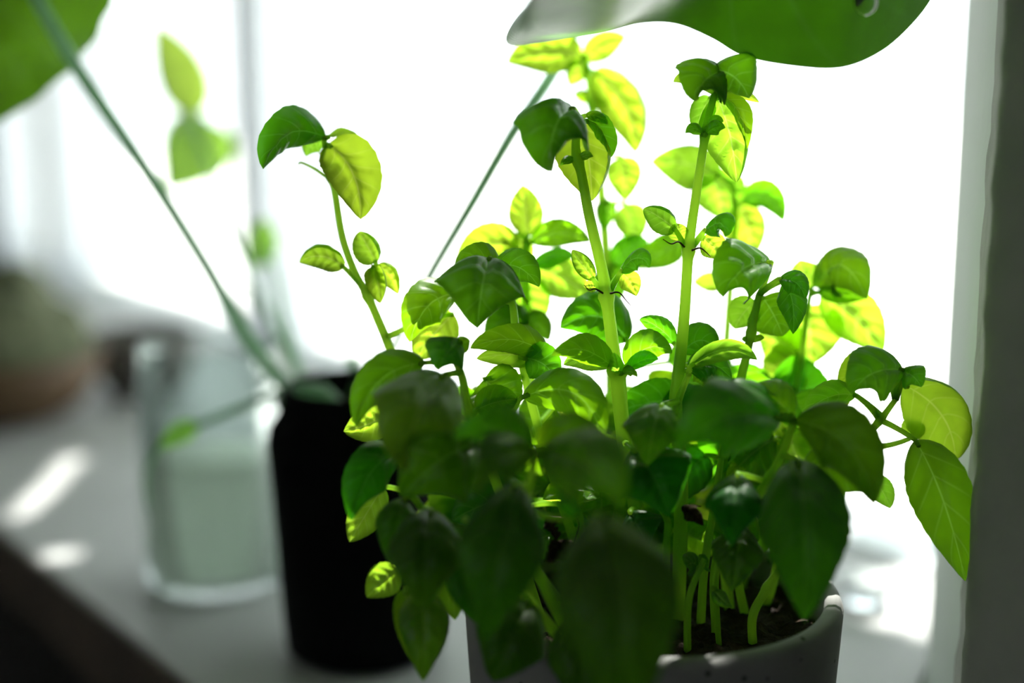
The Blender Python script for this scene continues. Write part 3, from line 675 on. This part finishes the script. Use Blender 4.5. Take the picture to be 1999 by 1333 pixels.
# filler leaves deep in the crown, lit from behind
rf = random.Random(21)
fill = []
for k in range(105):
    px = rf.uniform(840, 1590); top = 690 + 90*abs((px-1250)/400)**1.5
    py = rf.uniform(top+10, 1040)
    dc = rf.uniform(1.5, 6.5)
    ang = rf.uniform(0, 2*math.pi); ln = rf.uniform(95, 165)
    tx, ty = px+math.cos(ang)*ln, py+abs(math.sin(ang))*ln*.7+10
    tx = max(800, min(1625, tx)); ty = min(ty, 1075)
    leaf(bas, (px, py, dc), (tx, ty, dc+rf.uniform(-1.5, 1.5)), ln*rf.uniform(.62, .8), roll=rf.uniform(-45, 45), under=rf.random() < .6,
         mat=rf.choice([Y, 'basil', 'basil']), cup=rf.uniform(30, 55))
# shrivelled brown leaves
def dead(base, tip, w, s):
    leaf(bas, base, tip, w, mat='dead', name='dead_leaf', cup=120, wave=.9, pucker=5, serr=.3, att=None, roll=s, nu=26, nv=14)
dead((1120, 1060, -2), (1062, 1098, -2.4), 62, 20); dead((1064, 1008, -2), (1086, 1056, -2.2), 36, 40)
dead((1330, 992, -1.6), (1374, 1026, -1.8), 44, 10)
T([(1112, 1000, -2), (1130, 1020, -2), (1122, 1050, -2), (1116, 1066, -2)], 3, sK)

# ------------------------------------------------------------------ philodendron in the tall black pot
VC = Vector((-.073, .668, 0))
ph = empty('potted_philodendron', VC, 'large-leaved philodendron with long arching stalks in a tall black pot', 'plant')
prof = [(.001, .0005), (.034, .0005), (.039, .004), (.0405, .02), (.0430, .07), (.0455, .106), (.0445, .114), (.040, .1205), (.038, .127), (.0375, .133), (.0355, .1345), (.034, .133), (.034, .122), (.038, .10), (.035, .02), (.001, .012)]
mesh('pot', *lathe(VC, prof, 72), mat=M['black'], parent=ph)
dsc = [Vector((VC.x+.034*math.cos(t*math.pi/20), VC.y+.034*math.sin(t*math.pi/20), .121)) for t in range(40)]
mesh('soil', dsc, [tuple(range(40))], M['soil'], ph, smooth=False)['kind'] = 'stuff'
def pst(pts, r0, r1, **kw):
    return stem(ph, [at(*p) for p in pts], r0, r1, M['phil_stem'], n=10, sq=0, name='leaf_stalk', **kw)
q1 = pst([(610, 800, 22), (560, 755, 21), (480, 655, 20), (408, 528, 19), (310, 370, 17.5), (230, 250, 16.5), (152, 135, 16), (90, 30, 16), (40, -60, 16)], .0040, .0030)
q2 = pst([(720, 800, 19), (735, 755, 18.5), (775, 665, 16.5), (835, 545, 13), (920, 400, 10.5), (1000, 262, 9), (1075, 150, 8), (1140, 30, 7), (1210, -90, 4), (1290, -150, -3)], .0026, .0022)
q3 = pst([(630, 800, 24), (590, 745, 26), (560, 640, 29), (540, 540, 32), (515, 470, 34)], .0030, .0018)
q4 = pst([(640, 795, 22), (600, 760, 21), (540, 770, 21), (430, 812, 21), (345, 850, 22), (300, 890, 22.5), (284, 940, 23), (290, 990, 23)], .0028, .0011)
q5 = pst([(625, 795, 24), (580, 730, 28), (520, 600, 34), (450, 450, 38), (400, 300, 40), (372, 220, 40)], .0028, .0016)
q6 = pst([(690, 800, 22), (700, 760, 22), (690, 700, 24)], .005, .0035)
for pts in ([(668, 815, 19), (640, 775, 18), (590, 762, 18.5), (548, 790, 20)], [(655, 800, 21), (625, 760, 21), (585, 750, 22), (560, 775, 23)]):
    pst(pts, .0040, .0032)
# big leaf at top left: hangs towards the lens with its blade spreading out of frame
leaf(ph, (-40, -330, 17), (-70, 262, 19), 430, ctl=(30, 10, 1), mat='phil', under=True, cup=26, att=None, shape='ovate', pucker=.3, nu=36, nv=22)
leaf(ph, (378, 226, 40), (302, 44, 38), 84, ctl=(24, 10, 0), mat='phil_far', cup=40, att=(372, 220, 40), under=True)
leaf(ph, (410, 236, 42), (325, 372, 40), 120, ctl=(20, -10, 0), mat='phil_far', cup=35, att=(376, 224, 40), under=True)
leaf(ph, (505, 520, 34), (516, 424, 34), 52, ctl=(6, 0, 0), mat='phil_far', cup=30, att=(515, 470, 34), under=True)
leaf(ph, (390, 828, 21), (310, 874, 21.6), 36, ctl=(0, -10, 0), mat='phil_far', cup=30, att=(395, 826, 21), under=True)
# big leaf over the basil, lower rim drawn from left to right
def hood():
    rim = [(1160, -120, -10), (1075, -22, -6.5), (1030, 10, -4.2), (1003, 42, -1.8), (988, 76, 1.2), (1000, 89, 2.4), (1035, 86, 2.1), (1100, 76, 1.2), (1180, 62, 0), (1250, 45, -1.4), (1320, 46, -1.4), (1390, 74, -.9), (1450, 108, -1.0), (1540, 127, -1.6), (1640, 132, -2.0), (1720, 100, -1.6), (1782, 45, -1.0), (1822, -10, -.6), (1860, -90, 0)]
    P = catmull([at(*p) for p in rim], 6); n = len(P)
    V, F, UV = [], [], []; mr = 22
    for i, p in enumerate(P):
        u = i/(n-1)
        k = max(0, min(1, (u-.40)/.25)); k = k*k*(3-2*k)
        gl = (p+Vector((.012, -.120, .0165))).lerp(at(1560, -420, -6), k)
        for j in range(mr+1):
            t = j/mr
            q = p.lerp(gl, t)
            sag = math.sin(t*math.pi)
            q += Vector((0, -.006*k, -.0022*(1-k)))*sag
            q.z += .0006*math.sin(u*38+t*2)*sag*(1-t) + .0016*noise.noise(q*22)*sag
            V.append(q); UV.append((.03+.94*u, .5+.5*(1-t)))
    for i in range(n-1):
        for j in range(mr):
            a = i*(mr+1)+j; F.append((a, a+mr+1, a+mr+2, a+1))
    return V, F, UV
V, F, UV = hood()
hl = mesh('leaf', V, F, M['phil'], q2, UV); hl['label'] = 'broad glossy drooping leaf hanging over the basil'
# a drop of water on the big leaf
V, F = [], []; c = at(1690, 4, -3.2)
for i in range(13):
    for j in range(20):
        f, t = math.pi*i/12, 2*math.pi*j/20
        V.append(c+Vector((.0042*math.sin(f)*math.cos(t), .0024*math.sin(f)*math.sin(t), .0040*math.cos(f)*(1.15 if math.cos(f) < 0 else 1))))
for i in range(12):
    for j in range(20): F.append((i*20+j, i*20+(j+1) % 20, (i+1)*20+(j+1) % 20, (i+1)*20+j))
M['water'] = plain('water', (1, 1, 1), .0); M['water'].node_tree.nodes['Principled BSDF'].inputs['Transmission Weight'].default_value = 1
M['water'].node_tree.nodes['Principled BSDF'].inputs['IOR'].default_value = 1.33
mesh('water_drop', V, F, M['water'], q2)

# ------------------------------------------------------------------ glass jar with cloudy filling
JC = Vector((-.166, .764, 0))
jar = empty('glass_jar', JC, 'clear glass jar half filled with cloudy pale wax left of the black pot', 'jar')
M['jar_glass'] = thin_glass('jar_glass', (.93, .97, .96), .02, .6)
M['wax'] = stemmat('cloudy_wax', (.88, .92, .82), (.97, 1.0, .93), .75)
mesh('vessel', *lathe(JC, [(.001, .0005), (.036, .0005), (.0395, .004), (.040, .012), (.040, .118), (.038, .128), (.0385, .134), (.0375, .136), (.0365, .134), (.036, .128), (.0385, .118), (.0385, .012), (.036, .006), (.001, .0055)], 64), mat=M['jar_glass'], parent=jar)
mesh('wax', *lathe(JC, [(.001, .006), (.036, .0065), (.0382, .012), (.0382, .070), (.037, .0712), (.001, .071)], 64), mat=M['wax'], parent=jar)

# ------------------------------------------------------------------ bowl of moss far left
BC = W(1.17, .345, 0)
bowl = empty('planted_bowl', BC, 'round brown wooden bowl overflowing with grey-green moss far left', 'plant')
M['wood'] = noisy('brown_bowl', (.07, .04, .018), (.12, .07, .032), 14, .6, .2)
M['moss'] = noisy('moss', (.07, .085, .045), (.16, .17, .10), 60, .95, .8)
mesh('bowl', *lathe(BC, [(.001, .0005), (.05, .0005), (.07, .012), (.085, .035), (.088, .055), (.085, .056), (.08, .036), (.06, .015), (.001, .012)], 64), mat=M['wood'], parent=bowl)
V, F = [], []; nu_, nv_ = 14, 40
for i in range(nu_+1):
    for j in range(nv_):
        t = 2*math.pi*j/nv_; f = math.pi/2*i/nu_
        k = 1+.25*noise.noise(Vector((math.cos(t)*2, math.sin(t)*2, f*2)))+.08*noise.noise(Vector((math.cos(t)*9, math.sin(t)*9, f*9)))
        V.append(BC+Vector((.081*math.sin(f)*math.cos(t), .081*math.sin(f)*math.sin(t), .045+.075*math.cos(f)*k)))
for i in range(nu_):
    for j in range(nv_): F.append((i*nv_+j, i*nv_+(j+1) % nv_, (i+1)*nv_+(j+1) % nv_, (i+1)*nv_+j))
mesh('moss', V, F, M['moss'], bowl)['kind'] = 'stuff'

TC = table_pt(285, 768)
tb = empty('stoneware_bowl', TC, 'small dark taupe stoneware bowl between the moss bowl and the glass jar', 'bowl')
mesh('bowl', *lathe(TC, [(.001, .0005), (.026, .0005), (.036, .01), (.045, .032), (.048, .055), (.046, .0555), (.043, .032), (.034, .012), (.001, .008)], 56), mat=noisy('taupe_stoneware', (.08, .07, .062), (.14, .125, .115), 30, .6, .2), parent=tb)

# ------------------------------------------------------------------ small glass dish by the window
GC = table_pt(1688, 1178)
dish = empty('glass_dish', GC, 'small clear glass dish on the worktop behind the concrete pot', 'dish')
M['cut'] = plain('cut_glass', (.9, .95, .95), .03); M['cut'].node_tree.nodes['Principled BSDF'].inputs['Transmission Weight'].default_value = 1
mesh('dish', *lathe(GC, [(.001, .0005), (.010, .0005), (.012, .003), (.0145, .011), (.015, .015), (.014, .0153), (.0125, .011), (.010, .005), (.001, .004)], 12), mat=M['cut'], parent=dish, smooth=False)
